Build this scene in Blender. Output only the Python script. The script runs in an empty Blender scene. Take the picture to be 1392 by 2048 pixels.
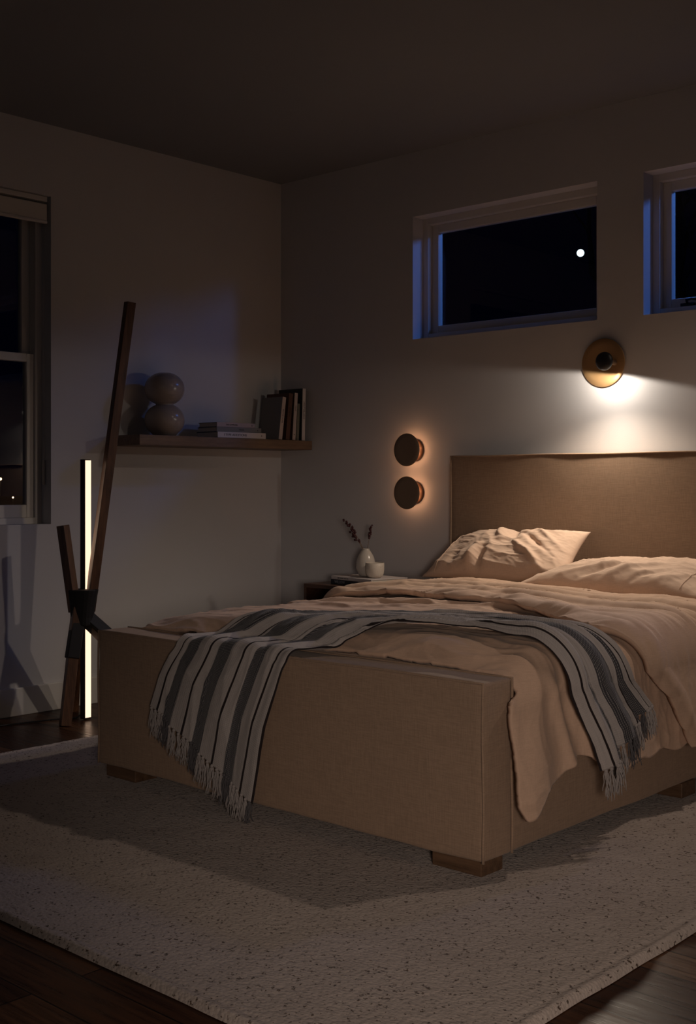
import bpy, bmesh, math, random
import numpy as np
from mathutils import Vector, Matrix

random.seed(7)
PI = math.pi
SC = bpy.context.scene
COL = SC.collection

# ------------------------------------------------------------------ camera
CAM_X, CAM_Y, CAM_H = 4.9005, -4.7886, 1.08
cam_d = bpy.data.cameras.new('camera')
cam = bpy.data.objects.new('camera', cam_d); COL.objects.link(cam)
ANG = math.radians(47.55)
fwd = Vector((-math.cos(ANG), math.sin(ANG), 0))
cam.location = (CAM_X, CAM_Y, CAM_H)
cam.rotation_euler = fwd.to_track_quat('-Z', 'Y').to_euler()
cam_d.sensor_fit = 'VERTICAL'
cam_d.sensor_height = 36.0
cam_d.lens = 2388.0 / 2048.0 * 36.0
cam_d.shift_y = -(1024.0 - 968.0) / 2048.0
cam_d.clip_end = 500
SC.camera = cam

SC.view_settings.view_transform = 'Standard'
SC.view_settings.look = 'None'
SC.view_settings.gamma = 1.0
SC.view_settings.exposure = 0.0
SC.view_settings.use_curve_mapping = False

# ------------------------------------------------------------------ night sky
w = bpy.data.worlds.new('night_sky'); SC.world = w; w.use_nodes = True
w.node_tree.nodes['Background'].inputs[0].default_value = (0.12, 0.16, 1.0, 1)
w.node_tree.nodes['Background'].inputs[1].default_value = 0.0016

# ------------------------------------------------------------------ lamps
def lamp(name, kind, loc, energy, color, target=None, **kw):
    d = bpy.data.lights.new(name, kind); d.energy = energy; d.color = color
    for k, v in kw.items(): setattr(d, k, v)
    o = bpy.data.objects.new(name, d); COL.objects.link(o); o.location = loc
    if target is not None:
        o.rotation_euler = (Vector(target) - Vector(loc)).to_track_quat('-Z', 'Y').to_euler()
    return o
WARM = (1.0, 0.80, 0.62)
BLUE = (0.10, 0.29, 1.0)
# garden floodlights outside the two high windows
lamp('garden_light', 'POINT', (1.97, 0.80, 2.66), 15.0, BLUE, shadow_soft_size=0.10)
lamp('garden_light', 'POINT', (3.35, 0.85, 2.72), 34.0, BLUE, shadow_soft_size=0.12)
# recessed ceiling downlight over the bed, right of the frame
lamp('ceiling_downlight', 'SPOT', (3.72, -0.35, 2.78), 56.0, (1.0, 0.79, 0.65), (2.7, -1.75, 0.2),
     spot_size=math.radians(104), spot_blend=0.55, shadow_soft_size=0.05)
# added warm fill spot, low behind the camera, brightening footboard and bed side
lamp('low_fill_spot', 'SPOT', (5.5, -5.0, 1.05), 160.0, (1.0, 0.81, 0.69), (2.85, -2.1, 0.12), spot_size=math.radians(39), spot_blend=1.0, shadow_soft_size=0.22)
lamp('ambient_fill', 'AREA', (4.9, -5.6, 2.6), 1.0, (0.66, 0.84, 1.0), (3.2, -3.0, 0.0), shape='DISK', size=0.9)  # dim cool fill added behind the camera as soft ambient light

# ------------------------------------------------------------------ numpy noise
_rs = np.random.RandomState(3)
_A = _rs.rand(64, 64) * 2 * np.pi
_GX, _GY = np.cos(_A), np.sin(_A)
def vnoise(x, y, seed=0):
    """gradient noise, about 0..1, its lattice turned by the seed"""
    x = np.asarray(x, float); y = np.asarray(y, float)
    c, s_ = math.cos(seed * 1.7 + .4), math.sin(seed * 1.7 + .4)
    x, y = x * c - y * s_ + seed * 17.31, x * s_ + y * c + seed * 9.77
    xi = np.floor(x).astype(int); yi = np.floor(y).astype(int)
    fx = x - xi; fy = y - yi
    sx = fx * fx * fx * (fx * (fx * 6 - 15) + 10); sy = fy * fy * fy * (fy * (fy * 6 - 15) + 10)
    def g(a, b, dx, dy):
        i = (a * 7 + b * 13 + seed * 5) % 64; j = (b * 3 + a + seed * 11) % 64
        return _GX[i, j] * dx + _GY[i, j] * dy
    a = g(xi, yi, fx, fy); b = g(xi + 1, yi, fx - 1, fy); c2 = g(xi, yi + 1, fx, fy - 1); d = g(xi + 1, yi + 1, fx - 1, fy - 1)
    return np.clip(((a * (1 - sx) + b * sx) * (1 - sy) + (c2 * (1 - sx) + d * sx) * sy) * .85 + .5, 0, 1)
def line(U, V, p0, p1, w, a):
    """a soft ridge (a > 0) or groove (a < 0) along a segment, fading at its ends"""
    px, py = p1[0] - p0[0], p1[1] - p0[1]; L2 = px * px + py * py
    t = np.clip(((U - p0[0]) * px + (V - p0[1]) * py) / L2, 0, 1)
    d2 = (U - p0[0] - t * px) ** 2 + (V - p0[1] - t * py) ** 2
    return a * np.exp(-d2 / (w * w)) * (0.35 + .65 * np.sin(np.pi * np.clip(t, .08, .92)))
def ridge(x, y, seed=0, p=2.0):
    n = vnoise(x, y, seed)
    return (1 - np.abs(2 * n - 1)) ** p
def sstep(a, b, x):
    t = np.clip((np.asarray(x, float) - a) / (b - a), 0, 1)
    return t * t * (3 - 2 * t)

# ------------------------------------------------------------------ materials
def mat(name, color, rough=0.6, metal=0.0, emit=None, estr=0.0, spec=None, sheen=0.0):
    m = bpy.data.materials.new(name); m.use_nodes = True
    b = m.node_tree.nodes['Principled BSDF']
    b.inputs['Base Color'].default_value = (*color, 1)
    b.inputs['Roughness'].default_value = rough
    b.inputs['Metallic'].default_value = metal
    if spec is not None: b.inputs['Specular IOR Level'].default_value = spec
    if sheen: b.inputs['Sheen Weight'].default_value = sheen
    if emit: b.inputs['Emission Color'].default_value = (*emit, 1); b.inputs['Emission Strength'].default_value = estr
    return m
def N(m, t, **kw):
    n = m.node_tree.nodes.new(t)
    for k, v in kw.items(): setattr(n, k, v)
    return n
def L(m, a, b): m.node_tree.links.new(a, b)
def bsdf(m): return m.node_tree.nodes['Principled BSDF']
def coords(m, kind='Object', scale=(1, 1, 1), rot=(0, 0, 0)):
    tc = N(m, 'ShaderNodeTexCoord'); mp = N(m, 'ShaderNodeMapping')
    mp.inputs['Scale'].default_value = scale; mp.inputs['Rotation'].default_value = rot
    L(m, tc.outputs[kind], mp.inputs['Vector']); return mp.outputs['Vector']
def noise(m, vec, scale, detail=3, rough=0.6):
    n = N(m, 'ShaderNodeTexNoise'); n.inputs['Scale'].default_value = scale
    n.inputs['Detail'].default_value = detail; n.inputs['Roughness'].default_value = rough
    L(m, vec, n.inputs['Vector']); return n.outputs['Fac']
def ramp(m, fac, stops, interp='LINEAR'):
    r = N(m, 'ShaderNodeValToRGB'); cr = r.color_ramp; cr.interpolation = interp
    while len(cr.elements) < len(stops): cr.elements.new(0.5)
    for e, (p, c) in zip(cr.elements, stops):
        e.position = p; e.color = (*c, 1) if len(c) == 3 else c
    L(m, fac, r.inputs['Fac']); return r.outputs['Color']
def bump(m, height, strength, dist, prev=None):
    b = N(m, 'ShaderNodeBump'); b.inputs['Strength'].default_value = strength; b.inputs['Distance'].default_value = dist
    L(m, height, b.inputs['Height'])
    if prev is not None: L(m, prev, b.inputs['Normal'])
    return b.outputs['Normal']
def mixc(m, fac, a, b, blend='MIX'):
    x = N(m, 'ShaderNodeMix', data_type='RGBA', blend_type=blend)
    for s, v in ((x.inputs[0], fac), (x.inputs[6], a), (x.inputs[7], b)):
        if isinstance(v, (int, float)): s.default_value = v
        elif isinstance(v, tuple): s.default_value = (*v, 1)
        else: L(m, v, s)
    return x.outputs[2]
def mathn(m, op, a, b=None):
    x = N(m, 'ShaderNodeMath', operation=op)
    for s, v in ((x.inputs[0], a), (x.inputs[1], b)):
        if v is None: continue
        if isinstance(v, (int, float)): s.default_value = v
        else: L(m, v, s)
    return x.outputs[0]

def plaster(name, color):
    m = mat(name, color, 0.85, spec=0.2)
    v = coords(m)
    c = ramp(m, noise(m, v, 2.2, 4), [(0.3, tuple(x * 0.965 for x in color)), (0.7, color)])
    L(m, c, bsdf(m).inputs['Base Color'])
    L(m, bump(m, noise(m, v, 160, 4, 0.7), 0.25, 0.0012), bsdf(m).inputs['Normal'])
    return m
M_wall = plaster('painted_plaster', (0.64, 0.635, 0.645))
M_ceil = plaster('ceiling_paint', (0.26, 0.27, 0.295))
M_trim = mat('white_trim_paint', (0.68, 0.66, 0.63), 0.45)
M_blind = mat('blind_fabric', (0.66, 0.63, 0.58), 0.8)

def wood(name, c1, c2, rough=0.4, axis=0, sc=1.0):
    m = mat(name, c1, rough)
    s = [14 * sc] * 3; s[axis] = 1.1 * sc
    v = coords(m, 'Object', tuple(s))
    g = noise(m, v, 3.0, 6, 0.65)
    g2 = noise(m, v, 14.0, 3, 0.7)
    f = mathn(m, 'ADD', mathn(m, 'MULTIPLY', g, 0.75), mathn(m, 'MULTIPLY', g2, 0.25))
    L(m, ramp(m, f, [(0.36, c1), (0.64, c2)]), bsdf(m).inputs['Base Color'])
    L(m, bump(m, f, 0.2, 0.001), bsdf(m).inputs['Normal'])
    return m
M_walnut = wood('walnut', (0.055, 0.024, 0.012), (0.15, 0.070, 0.034), 0.42, 2)
M_shelf = wood('shelf_oak', (0.12, 0.072, 0.045), (0.23, 0.145, 0.09), 0.55, 1)
M_night = wood('nightstand_walnut', (0.05, 0.022, 0.014), (0.11, 0.05, 0.03), 0.45, 0)
M_foot = wood('bed_foot_walnut', (0.07, 0.038, 0.02), (0.16, 0.09, 0.05), 0.45, 0)

def floor_mat():
    m = mat('floor_planks', (0.1, 0.05, 0.03), 0.32, spec=0.07)
    v = coords(m, 'Object')
    br = N(m, 'ShaderNodeTexBrick'); L(m, v, br.inputs['Vector'])
    br.offset = 0.37; br.offset_frequency = 3
    for k, x in (('Scale', 1.0), ('Brick Width', 1.35), ('Row Height', 0.125), ('Mortar Size', 0.0022), ('Mortar Smooth', 0.2), ('Bias', 0.0)):
        br.inputs[k].default_value = x
    br.inputs['Color1'].default_value = (0.0, 0.0, 0.0, 1); br.inputs['Color2'].default_value = (1, 1, 1, 1)
    br.inputs['Mortar'].default_value = (0.5, 0.5, 0.5, 1)
    tone = ramp(m, br.outputs['Color'], [(0.0, (0.028, 0.011, 0.006)), (0.5, (0.060, 0.026, 0.013)), (1.0, (0.11, 0.054, 0.027))])
    v2 = coords(m, 'Object', (1.6, 26, 1))
    g = noise(m, v2, 2.5, 7, 0.68)
    grain = ramp(m, g, [(0.35, (0.45, 0.42, 0.40)), (0.62, (1.25, 1.2, 1.15))])
    c = mixc(m, 1.0, tone, grain, 'MULTIPLY')
    c = mixc(m, br.outputs['Fac'], c, (0.006, 0.003, 0.002))
    L(m, c, bsdf(m).inputs['Base Color'])
    L(m, ramp(m, g, [(0.3, (0.22,) * 3), (0.7, (0.42,) * 3)]), bsdf(m).inputs['Roughness'])
    n1 = bump(m, g, 0.35, 0.0015)
    inv = mathn(m, 'SUBTRACT', 1.0, br.outputs['Fac'])
    L(m, bump(m, inv, 0.8, 0.003, n1), bsdf(m).inputs['Normal'])
    return m
M_floor = floor_mat()

def rug_mat():
    m = mat('rug_wool', (0.5, 0.46, 0.42), 0.95, spec=0.1, sheen=0.15)
    v = coords(m, 'Object')
    sp = noise(m, v, 95, 2, 0.6)
    big = noise(m, v, 7, 3)
    base = ramp(m, big, [(0.3, (0.385, 0.325, 0.285)), (0.7, (0.445, 0.38, 0.335))])
    speck = ramp(m, sp, [(0.33, (0.16, 0.12, 0.09)), (0.39, (1, 1, 1))])
    vo = N(m, 'ShaderNodeTexVoronoi'); vo.inputs['Scale'].default_value = 120
    L(m, coords(m, 'Object', (0.75, 1.0, 1)), vo.inputs['Vector'])
    L(m, mixc(m, 1.0, base, speck, 'MULTIPLY'), bsdf(m).inputs['Base Color'])
    h = mathn(m, 'SUBTRACT', mathn(m, 'ADD', noise(m, v, 60, 4, 0.7), noise(m, coords(m, 'Object', (1, 0.6, 1)), 22, 3)), vo.outputs['Distance'])
    L(m, bump(m, h, 0.5, 0.005), bsdf(m).inputs['Normal'])
    return m
M_rug = rug_mat()

def linen(name, c, weave=1.0, rough=0.85, fine=420, amt=0.10):
    m = mat(name, c, rough, spec=0.15, sheen=0.12)
    a = noise(m, coords(m, 'Object', (1, 1, 0.06)), fine, 2, 0.6)
    b = noise(m, coords(m, 'Object', (0.06, 0.06, 1)), fine, 2, 0.6)
    s = mathn(m, 'MULTIPLY', mathn(m, 'ADD', a, b), 0.5)
    lo = tuple(x * (1 - amt * 2.2) for x in c); hi = tuple(x * (1 + amt * 2.2) for x in c)
    L(m, ramp(m, s, [(0.38, lo), (0.62, hi)]), bsdf(m).inputs['Base Color'])
    L(m, bump(m, s, 0.35 * weave, 0.0012), bsdf(m).inputs['Normal'])
    return m
M_uph = linen('upholstery_linen', (0.315, 0.218, 0.150), 0.8, fine=420, amt=0.055)
M_duvet = linen('duvet_linen', (0.57, 0.395, 0.285), 0.6, fine=500, amt=0.03)
M_pillow = linen('pillow_linen', (0.60, 0.44, 0.335), 0.6, fine=500, amt=0.03)
M_sheet = linen('sheet_linen', (0.45, 0.33, 0.25), 0.6, fine=500, amt=0.03)

def throw_mat():
    m = mat('striped_throw', (0.5, 0.5, 0.5), 0.9, spec=0.1, sheen=0.15)
    tc = N(m, 'ShaderNodeTexCoord'); sx = N(m, 'ShaderNodeSeparateXYZ'); L(m, tc.outputs['UV'], sx.inputs[0])
    V = sx.outputs['X']; U = sx.outputs['Y']
    W = (0.40, 0.365, 0.345); D = (0.050, 0.050, 0.056); K = (0.022, 0.016, 0.016)
    st = [(0, W), (0.042, K), (0.052, W), (0.110, D), (0.245, W), (0.312, K), (0.323, W), (0.390, D), (0.540, W),
          (0.618, K), (0.629, W), (0.702, D), (0.832, W), (0.905, K), (0.916, W), (0.988, K)]
    stripes = ramp(m, V, st, 'CONSTANT')
    dark = ramp(m, V, [(0, (0,) * 3), (0.110, (1,) * 3), (0.245, (0,) * 3), (0.390, (1,) * 3), (0.540, (0,) * 3), (0.702, (1,) * 3), (0.832, (0,) * 3)], 'CONSTANT')
    a = mathn(m, 'SINE', mathn(m, 'MULTIPLY', V, 2 * PI * 92))
    b = mathn(m, 'SINE', mathn(m, 'MULTIPLY', U, 2 * PI * 330))
    g = mathn(m, 'MULTIPLY', mathn(m, 'MAXIMUM', a, 0.0), mathn(m, 'ADD', mathn(m, 'MULTIPLY', b, 0.4), 0.6))
    n = noise(m, coords(m, 'UV', (60, 90, 1)), 1.0, 3)
    g = mathn(m, 'MULTIPLY', mathn(m, 'MULTIPLY', g, dark), mathn(m, 'MULTIPLY', n, 1.5))
    c = mixc(m, g, stripes, (0.36, 0.34, 0.33))
    nn = noise(m, coords(m, 'UV', (400, 14, 1)), 1.0, 3)
    c = mixc(m, 1.0, c, ramp(m, nn, [(0.3, (0.86,) * 3), (0.7, (1.08,) * 3)]), 'MULTIPLY')
    L(m, c, bsdf(m).inputs['Base Color'])
    L(m, bump(m, mathn(m, 'ADD', a, b), 0.25, 0.0008), bsdf(m).inputs['Normal'])
    return m
M_throw = throw_mat()
M_tas_w = mat('tassel_cream', (0.33, 0.30, 0.285), 0.95, spec=0.1)
M_tas_d = mat('tassel_grey', (0.10, 0.095, 0.10), 0.95, spec=0.1)

M_black = mat('black_metal', (0.008, 0.007, 0.007), 0.5)
M_leather = mat('black_leather_collar', (0.006, 0.005, 0.005), 0.7)
M_led = mat('led_diffuser', (0.9, 0.8, 0.7), 0.5, emit=(1.0, 0.67, 0.46), estr=1.5)
M_bronze = mat('bronze', (0.21, 0.148, 0.10), 0.5, 0.2)
M_bronze_l = mat('bronze_base', (0.13, 0.060, 0.030), 0.5, 0.3)
M_brass = mat('brushed_brass', (0.60, 0.37, 0.17), 0.45, 0.6)
M_glow = mat('lamp_glow_ring', (1, 0.8, 0.6), 0.5, emit=(1.0, 0.74, 0.44), estr=4.0)
M_bulb = mat('sconce_diffuser', (1, 0.9, 0.8), 0.5, emit=(1.0, 0.84, 0.66), estr=4.0)
M_ceramic = mat('glazed_taupe_ceramic', (0.36, 0.31, 0.285), 0.22)
M_vase = mat('glazed_cream_ceramic', (0.55, 0.50, 0.44), 0.22)
def speckle():
    m = mat('speckled_stoneware', (0.58, 0.51, 0.42), 0.5)
    c = ramp(m, noise(m, coords(m), 260, 2), [(0.30, (0.36, 0.28, 0.21)), (0.40, (0.60, 0.53, 0.45))])
    L(m, c, bsdf(m).inputs['Base Color']); return m
M_cup = speckle()
M_stem = mat('dried_stem', (0.16, 0.10, 0.06), 0.8)
M_berry = mat('dark_berry', (0.055, 0.012, 0.014), 0.5)
M_page = mat('book_pages', (0.55, 0.50, 0.43), 0.9)
M_ink = mat('spine_ink', (0.02, 0.016, 0.016), 0.7)
M_inkw = mat('spine_ink_grey', (0.30, 0.31, 0.34), 0.7)
def cover(n, c): return mat('cover_' + n, c, 0.6)
def glass_mat():
    m = bpy.data.materials.new('window_glass'); m.use_nodes = True
    nt = m.node_tree; nt.nodes.remove(nt.nodes['Principled BSDF'])
    out = nt.nodes['Material Output']
    tr = N(m, 'ShaderNodeBsdfTransparent'); gl = N(m, 'ShaderNodeBsdfGlossy'); gl.inputs['Roughness'].default_value = 0.01
    tr.inputs['Color'].default_value = (0.86, 0.88, 0.9, 1)
    lw = N(m, 'ShaderNodeLayerWeight'); lw.inputs['Blend'].default_value = 0.5
    fr = mathn(m, 'ADD', mathn(m, 'MULTIPLY', mathn(m, 'POWER', lw.outputs['Facing'], 5.0), 0.9), 0.035)
    mx = N(m, 'ShaderNodeMixShader'); L(m, fr, mx.inputs[0]); L(m, tr.outputs[0], mx.inputs[1]); L(m, gl.outputs[0], mx.inputs[2])
    L(m, mx.outputs[0], out.inputs['Surface']); return m
M_glass = glass_mat()

# ------------------------------------------------------------------ helpers
def empty(name, loc, rz=0.0):
    o = bpy.data.objects.new(name, None); COL.objects.link(o); o.location = loc; o.rotation_euler = (0, 0, rz)
    o.empty_display_size = 0.1
    return o
def tag(o, label=None, cat=None, group=None, kind=None):
    if label: o['label'] = label
    if cat: o['category'] = cat
    if group: o['group'] = group
    if kind: o['kind'] = kind
    return o
def world_of(p):
    m = Matrix.Identity(4)
    while p is not None:
        m = (Matrix.Translation(p.location) @ p.rotation_euler.to_matrix().to_4x4()) @ m
        p = p.parent
    return m
def obj(name, bm, m, parent=None, smooth=True, bevel=0.0, seg=2, world=True):
    """link bm as one mesh; vertices are given in world space and moved into the parent's space"""
    me = bpy.data.meshes.new(name)
    if parent is not None and world:
        bmesh.ops.transform(bm, matrix=world_of(parent).inverted(), verts=bm.verts)
    elif parent is None and world:
        pass
    bmesh.ops.recalc_face_normals(bm, faces=bm.faces)
    bm.to_mesh(me); bm.free()
    for p in me.polygons: p.use_smooth = smooth
    o = bpy.data.objects.new(name, me); COL.objects.link(o)
    ms = m if isinstance(m, (list, tuple)) else [m]
    for x in ms: me.materials.append(x)
    o.parent = parent
    if bevel:
        b = o.modifiers.new('bevel', 'BEVEL'); b.width = bevel; b.segments = seg; b.limit_method = 'ANGLE'; b.angle_limit = math.radians(40)
        b.harden_normals = False
    return o
def box(bm, x0, x1, y0, y1, z0, z1, mi=0):
    vs = [bm.verts.new((x, y, z)) for z in (z0, z1) for y in (y0, y1) for x in (x0, x1)]
    for f in ((0, 2, 3, 1), (4, 5, 7, 6), (0, 1, 5, 4), (2, 6, 7, 3), (0, 4, 6, 2), (1, 3, 7, 5)):
        bm.faces.new([vs[i] for i in f]).material_index = mi
    return vs
def bx(*a):
    bm = bmesh.new(); box(bm, *a); return bm
def xform(bm, M, verts=None):
    bmesh.ops.transform(bm, matrix=M, verts=verts or bm.verts); return bm
def lathe(bm, prof, M=Matrix.Identity(4), n=64, cap=False):
    rings = []
    for r, z in prof:
        rings.append([bm.verts.new(M @ Vector((r * math.cos(2 * PI * i / n), r * math.sin(2 * PI * i / n), z))) for i in range(n)])
    for a, b in zip(rings[:-1], rings[1:]):
        for i in range(n):
            bm.faces.new((a[i], a[(i + 1) % n], b[(i + 1) % n], b[i]))
    if cap:
        bm.faces.new(rings[0]); bm.faces.new(rings[-1])
    return bm
def tube(bm, pts, r, n=8, taper=None, cap=True):
    pts = [Vector(p) for p in pts]; rings = []
    up = None
    for i, p in enumerate(pts):
        t = (pts[min(i + 1, len(pts) - 1)] - pts[max(i - 1, 0)]).normalized()
        if up is None:
            up = t.orthogonal().normalized()
        up = (up - t * up.dot(t)).normalized(); s = t.cross(up)
        rr = r * (taper[i] if taper else 1)
        rings.append([bm.verts.new(p + (up * math.cos(2 * PI * k / n) + s * math.sin(2 * PI * k / n)) * rr) for k in range(n)])
    for a, b in zip(rings[:-1], rings[1:]):
        for k in range(n): bm.faces.new((a[k], a[(k + 1) % n], b[(k + 1) % n], b[k]))
    if cap: bm.faces.new(rings[0]); bm.faces.new(rings[-1])
    return bm
def bar(bm, p0, p1, wd, dp=None, roll=0.0):
    p0 = Vector(p0); p1 = Vector(p1); t = (p1 - p0).normalized(); dp = dp or wd
    a = Vector((0, 1, 0)); a = (a - t * a.dot(t)).normalized(); b = t.cross(a)
    c, s = math.cos(roll), math.sin(roll)
    a, b = a * c + b * s, b * c - a * s
    r = [[bm.verts.new(p + a * (i * dp / 2) + b * (j * wd / 2)) for i, j in ((-1, -1), (1, -1), (1, 1), (-1, 1))] for p in (p0, p1)]
    for k in range(4): bm.faces.new((r[0][k], r[0][(k + 1) % 4], r[1][(k + 1) % 4], r[1][k]))
    bm.faces.new(r[0]); bm.faces.new(r[1])
    return bm
def text_mesh(name, s, size, M, m, parent, depth=0.0004, sx=1.0):
    cu = bpy.data.curves.new(name, 'FONT'); cu.body = s; cu.size = size; cu.extrude = depth
    cu.align_x = 'CENTER'; cu.align_y = 'CENTER'
    tmp = bpy.data.objects.new(name, cu); COL.objects.link(tmp)
    dg = bpy.context.evaluated_depsgraph_get()
    me = bpy.data.meshes.new_from_object(tmp.evaluated_get(dg))
    bpy.data.objects.remove(tmp); bpy.data.curves.remove(cu)
    bm = bmesh.new(); bm.from_mesh(me); bpy.data.meshes.remove(me)
    xform(bm, M @ Matrix.Diagonal((sx, 1, 1, 1)))
    return obj(name, bm, m, parent, smooth=False)
def basis(o, x, y, z):
    M = Matrix.Identity(4)
    for i, v in enumerate((x, y, z)): M.col[i][:3] = Vector(v)
    M.col[3][:3] = Vector(o)
    return M
def grid(P, uv=None, closed=False):
    """P: (n, m, 3) array -> bmesh grid"""
    bm = bmesh.new(); n, mm, _ = P.shape
    V = [[bm.verts.new(P[i, j]) for j in range(mm)] for i in range(n)]
    ul = bm.loops.layers.uv.new('UVMap') if uv is not None else None
    for i in range(n - 1):
        for j in range(mm - 1):
            q = ((i, j), (i + 1, j), (i + 1, j + 1), (i, j + 1))
            f = bm.faces.new([V[a][b] for a, b in q])
            if ul:
                for lp, (a, b) in zip(f.loops, q): lp[ul].uv = uv[a, b]
    return bm
def normals(P):
    a = np.gradient(P, axis=0); b = np.gradient(P, axis=1)
    n = np.cross(a, b); n /= np.linalg.norm(n, axis=2, keepdims=True) + 1e-9
    return n

# ------------------------------------------------------------------ room
RX, RY, RZ = 6.2, -6.6, 2.796
bm = bx(-0.3, RX + .2, RY - .2, 0.3, -0.12, 0.0)
tag(obj('floor', bm, M_floor, smooth=False), 'dark wooden plank floor around the cream rug', 'floor', kind='structure')
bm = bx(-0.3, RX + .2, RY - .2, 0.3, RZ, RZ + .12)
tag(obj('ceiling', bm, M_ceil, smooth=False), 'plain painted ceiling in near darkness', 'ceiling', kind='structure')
# left wall (x = 0) with the sash window opening
AY0, AY1, AZ0, AZ1 = -2.55, -1.535, 0.889, 2.455
bm = bmesh.new()
box(bm, -0.2, 0, AY1, 0.2, 0, RZ); box(bm, -0.2, 0, RY - .2, AY0, 0, RZ)
box(bm, -0.2, 0, AY0, AY1, 0, AZ0); box(bm, -0.2, 0, AY0, AY1, AZ1, RZ)
bmesh.ops.remove_doubles(bm, verts=bm.verts, dist=1e-5)
tag(obj('wall_left', bm, M_wall, smooth=False), 'off-white wall carrying the wooden shelf and sash window', 'wall', kind='structure')
# headboard wall (y = 0) with the two high windows
BX = [(0.975, 2.062), (2.295, 3.382)]; BZ0, BZ1 = 1.829, 2.463
bm = bmesh.new()
xs = [0.0, BX[0][0], BX[0][1], BX[1][0], BX[1][1], RX + .2]
for i in range(5):
    if i in (1, 3):
        box(bm, xs[i], xs[i + 1], 0, 0.2, 0, BZ0); box(bm, xs[i], xs[i + 1], 0, 0.2, BZ1, RZ)
    else: box(bm, xs[i], xs[i + 1], 0, 0.2, 0, RZ)
bmesh.ops.remove_doubles(bm, verts=bm.verts, dist=1e-5)
tag(obj('wall_back', bm, M_wall, smooth=False), 'off-white wall behind the headboard with two high windows', 'wall', kind='structure')
tag(obj('wall_right', bx(RX, RX + .2, RY - .2, 0, 0, RZ), M_wall, smooth=False), 'right hand wall outside the picture', 'wall', kind='structure')
tag(obj('wall_front', bx(0, RX, RY - .2, RY, 0, RZ), M_wall, smooth=False), 'wall behind the viewer', 'wall', kind='structure')
tag(obj('baseboard_left', bx(0, 0.014, RY, 0, 0, 0.13), M_trim, smooth=False, bevel=0.003), 'plain white baseboard below the sash window', 'baseboard', kind='structure')
tag(obj('baseboard_back', bx(0.014, RX, -0.014, 0, 0, 0.13), M_trim, smooth=False, bevel=0.003), 'white baseboard behind bed and nightstand', 'baseboard', kind='structure')

# --- sash window on the left wall
win = tag(empty('window_1', (-0.1, (AY0 + AY1) / 2, AZ0)), 'tall double-hung sash window with white frame in the left wall', 'window', kind='structure')
def frame_bm(x0, x1, y0, y1, z0, z1, t, tb=None):
    bm = bmesh.new(); tb = tb or t
    box(bm, x0, x1, y0, y0 + t, z0, z1); box(bm, x0, x1, y1 - t, y1, z0, z1)
    box(bm, x0, x1, y0 + t, y1 - t, z0, z0 + tb); box(bm, x0, x1, y0 + t, y1 - t, z1 - t, z1)
    return bm
obj('window_frame', frame_bm(-0.19, -0.078, AY0, AY1, AZ0, AZ1, 0.036, 0.03), M_trim, win, False, 0.002)
obj('lower_sash', frame_bm(-0.125, -0.09, AY0 + .036, AY1 - .036, AZ0 + .03, 1.705, 0.040, 0.062), M_trim, win, False, 0.003)
obj('upper_sash', frame_bm(-0.165, -0.13, AY0 + .036, AY1 - .036, 1.67, AZ1 - .036, 0.042, 0.036), M_trim, win, False, 0.003)
obj('pane', bx(-0.110, -0.106, AY0 + .074, AY1 - .074, AZ0 + .09, 1.667), M_glass, win, False)
obj('pane', bx(-0.150, -0.146, AY0 + .076, AY1 - .076, 1.704, AZ1 - .076), M_glass, win, False)
# roller blind in the opening
bl = tag(empty('roller_blind', (-0.03, -2.04, 2.33)), 'rolled-up cream roller blind at the top of the sash window', 'blind')
obj('cassette', bx(-0.068, -0.012, AY0 + .006, AY1 - .012, 2.428, 2.452), M_trim, bl, False, 0.003)
bm = bmesh.new(); box(bm, -0.018, -0.008, AY0 + .012, AY1 - .016, 2.335, 2.416); obj('valance', bm, M_blind, bl, False, 0.004)
obj('bottom_bar', bx(-0.022, -0.004, AY0 + .012, AY1 - .016, 2.322, 2.338), M_trim, bl, False, 0.004)
bm = bmesh.new(); lathe(bm, [(0.001, 0), (.024, 0), (.024, .96), (.001, .96)], basis((-0.045, AY1 - .02, 2.39), (1, 0, 0), (0, 0, 1), (0, -1, 0)), 24)
obj('roller', bm, M_blind, bl)
bm = bmesh.new(); tube(bm, [(-0.050, AY1 - .006, 2.40), (-0.050, AY1 - .006, 1.8), (-0.050, AY1 - .006, 1.19)], 0.0014, 6)
pc = obj('pull_cord', bm, M_trim, bl)
obj('cord_weight', bx(-0.056, -0.044, AY1 - .013, AY1 - .002, 1.075, 1.195), M_blind, pc, False, 0.003)

# --- two high windows in the headboard wall
def high_window(n, x0, x1, label):
    wn = tag(empty('window_%d' % n, ((x0 + x1) / 2, 0.1, BZ0)), label, 'window', kind='structure')
    def fr(xa, xb, za, zb, y0, y1, t):
        bm = bmesh.new()
        box(bm, xa, xa + t, y0, y1, za, zb); box(bm, xb - t, xb, y0, y1, za, zb)
        box(bm, xa + t, xb - t, y0, y1, za, za + t); box(bm, xa + t, xb - t, y0, y1, zb - t, zb)
        return bm
    obj('window_frame', fr(x0, x1, BZ0, BZ1, 0.085, 0.195, 0.033), M_trim, wn, False, 0.002)
    obj('sash', fr(x0 + .033, x1 - .033, BZ0 + .033, BZ1 - .033, 0.118, 0.155, 0.042), M_trim, wn, False, 0.003)
    obj('pane', bx(x0 + .074, x1 - .074, 0.136, 0.140, BZ0 + .074, BZ1 - .074), M_glass, wn, False)
    return wn
w2 = high_window(2, *BX[0], 'high horizontal window with the moon showing in it')
w3 = high_window(3, *BX[1], 'high horizontal window cut by the right edge of the picture')
bm = bmesh.new()
box(bm, 2.425, 2.485, 0.092, 0.118, BZ0 + .034, BZ0 + .048)
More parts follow.
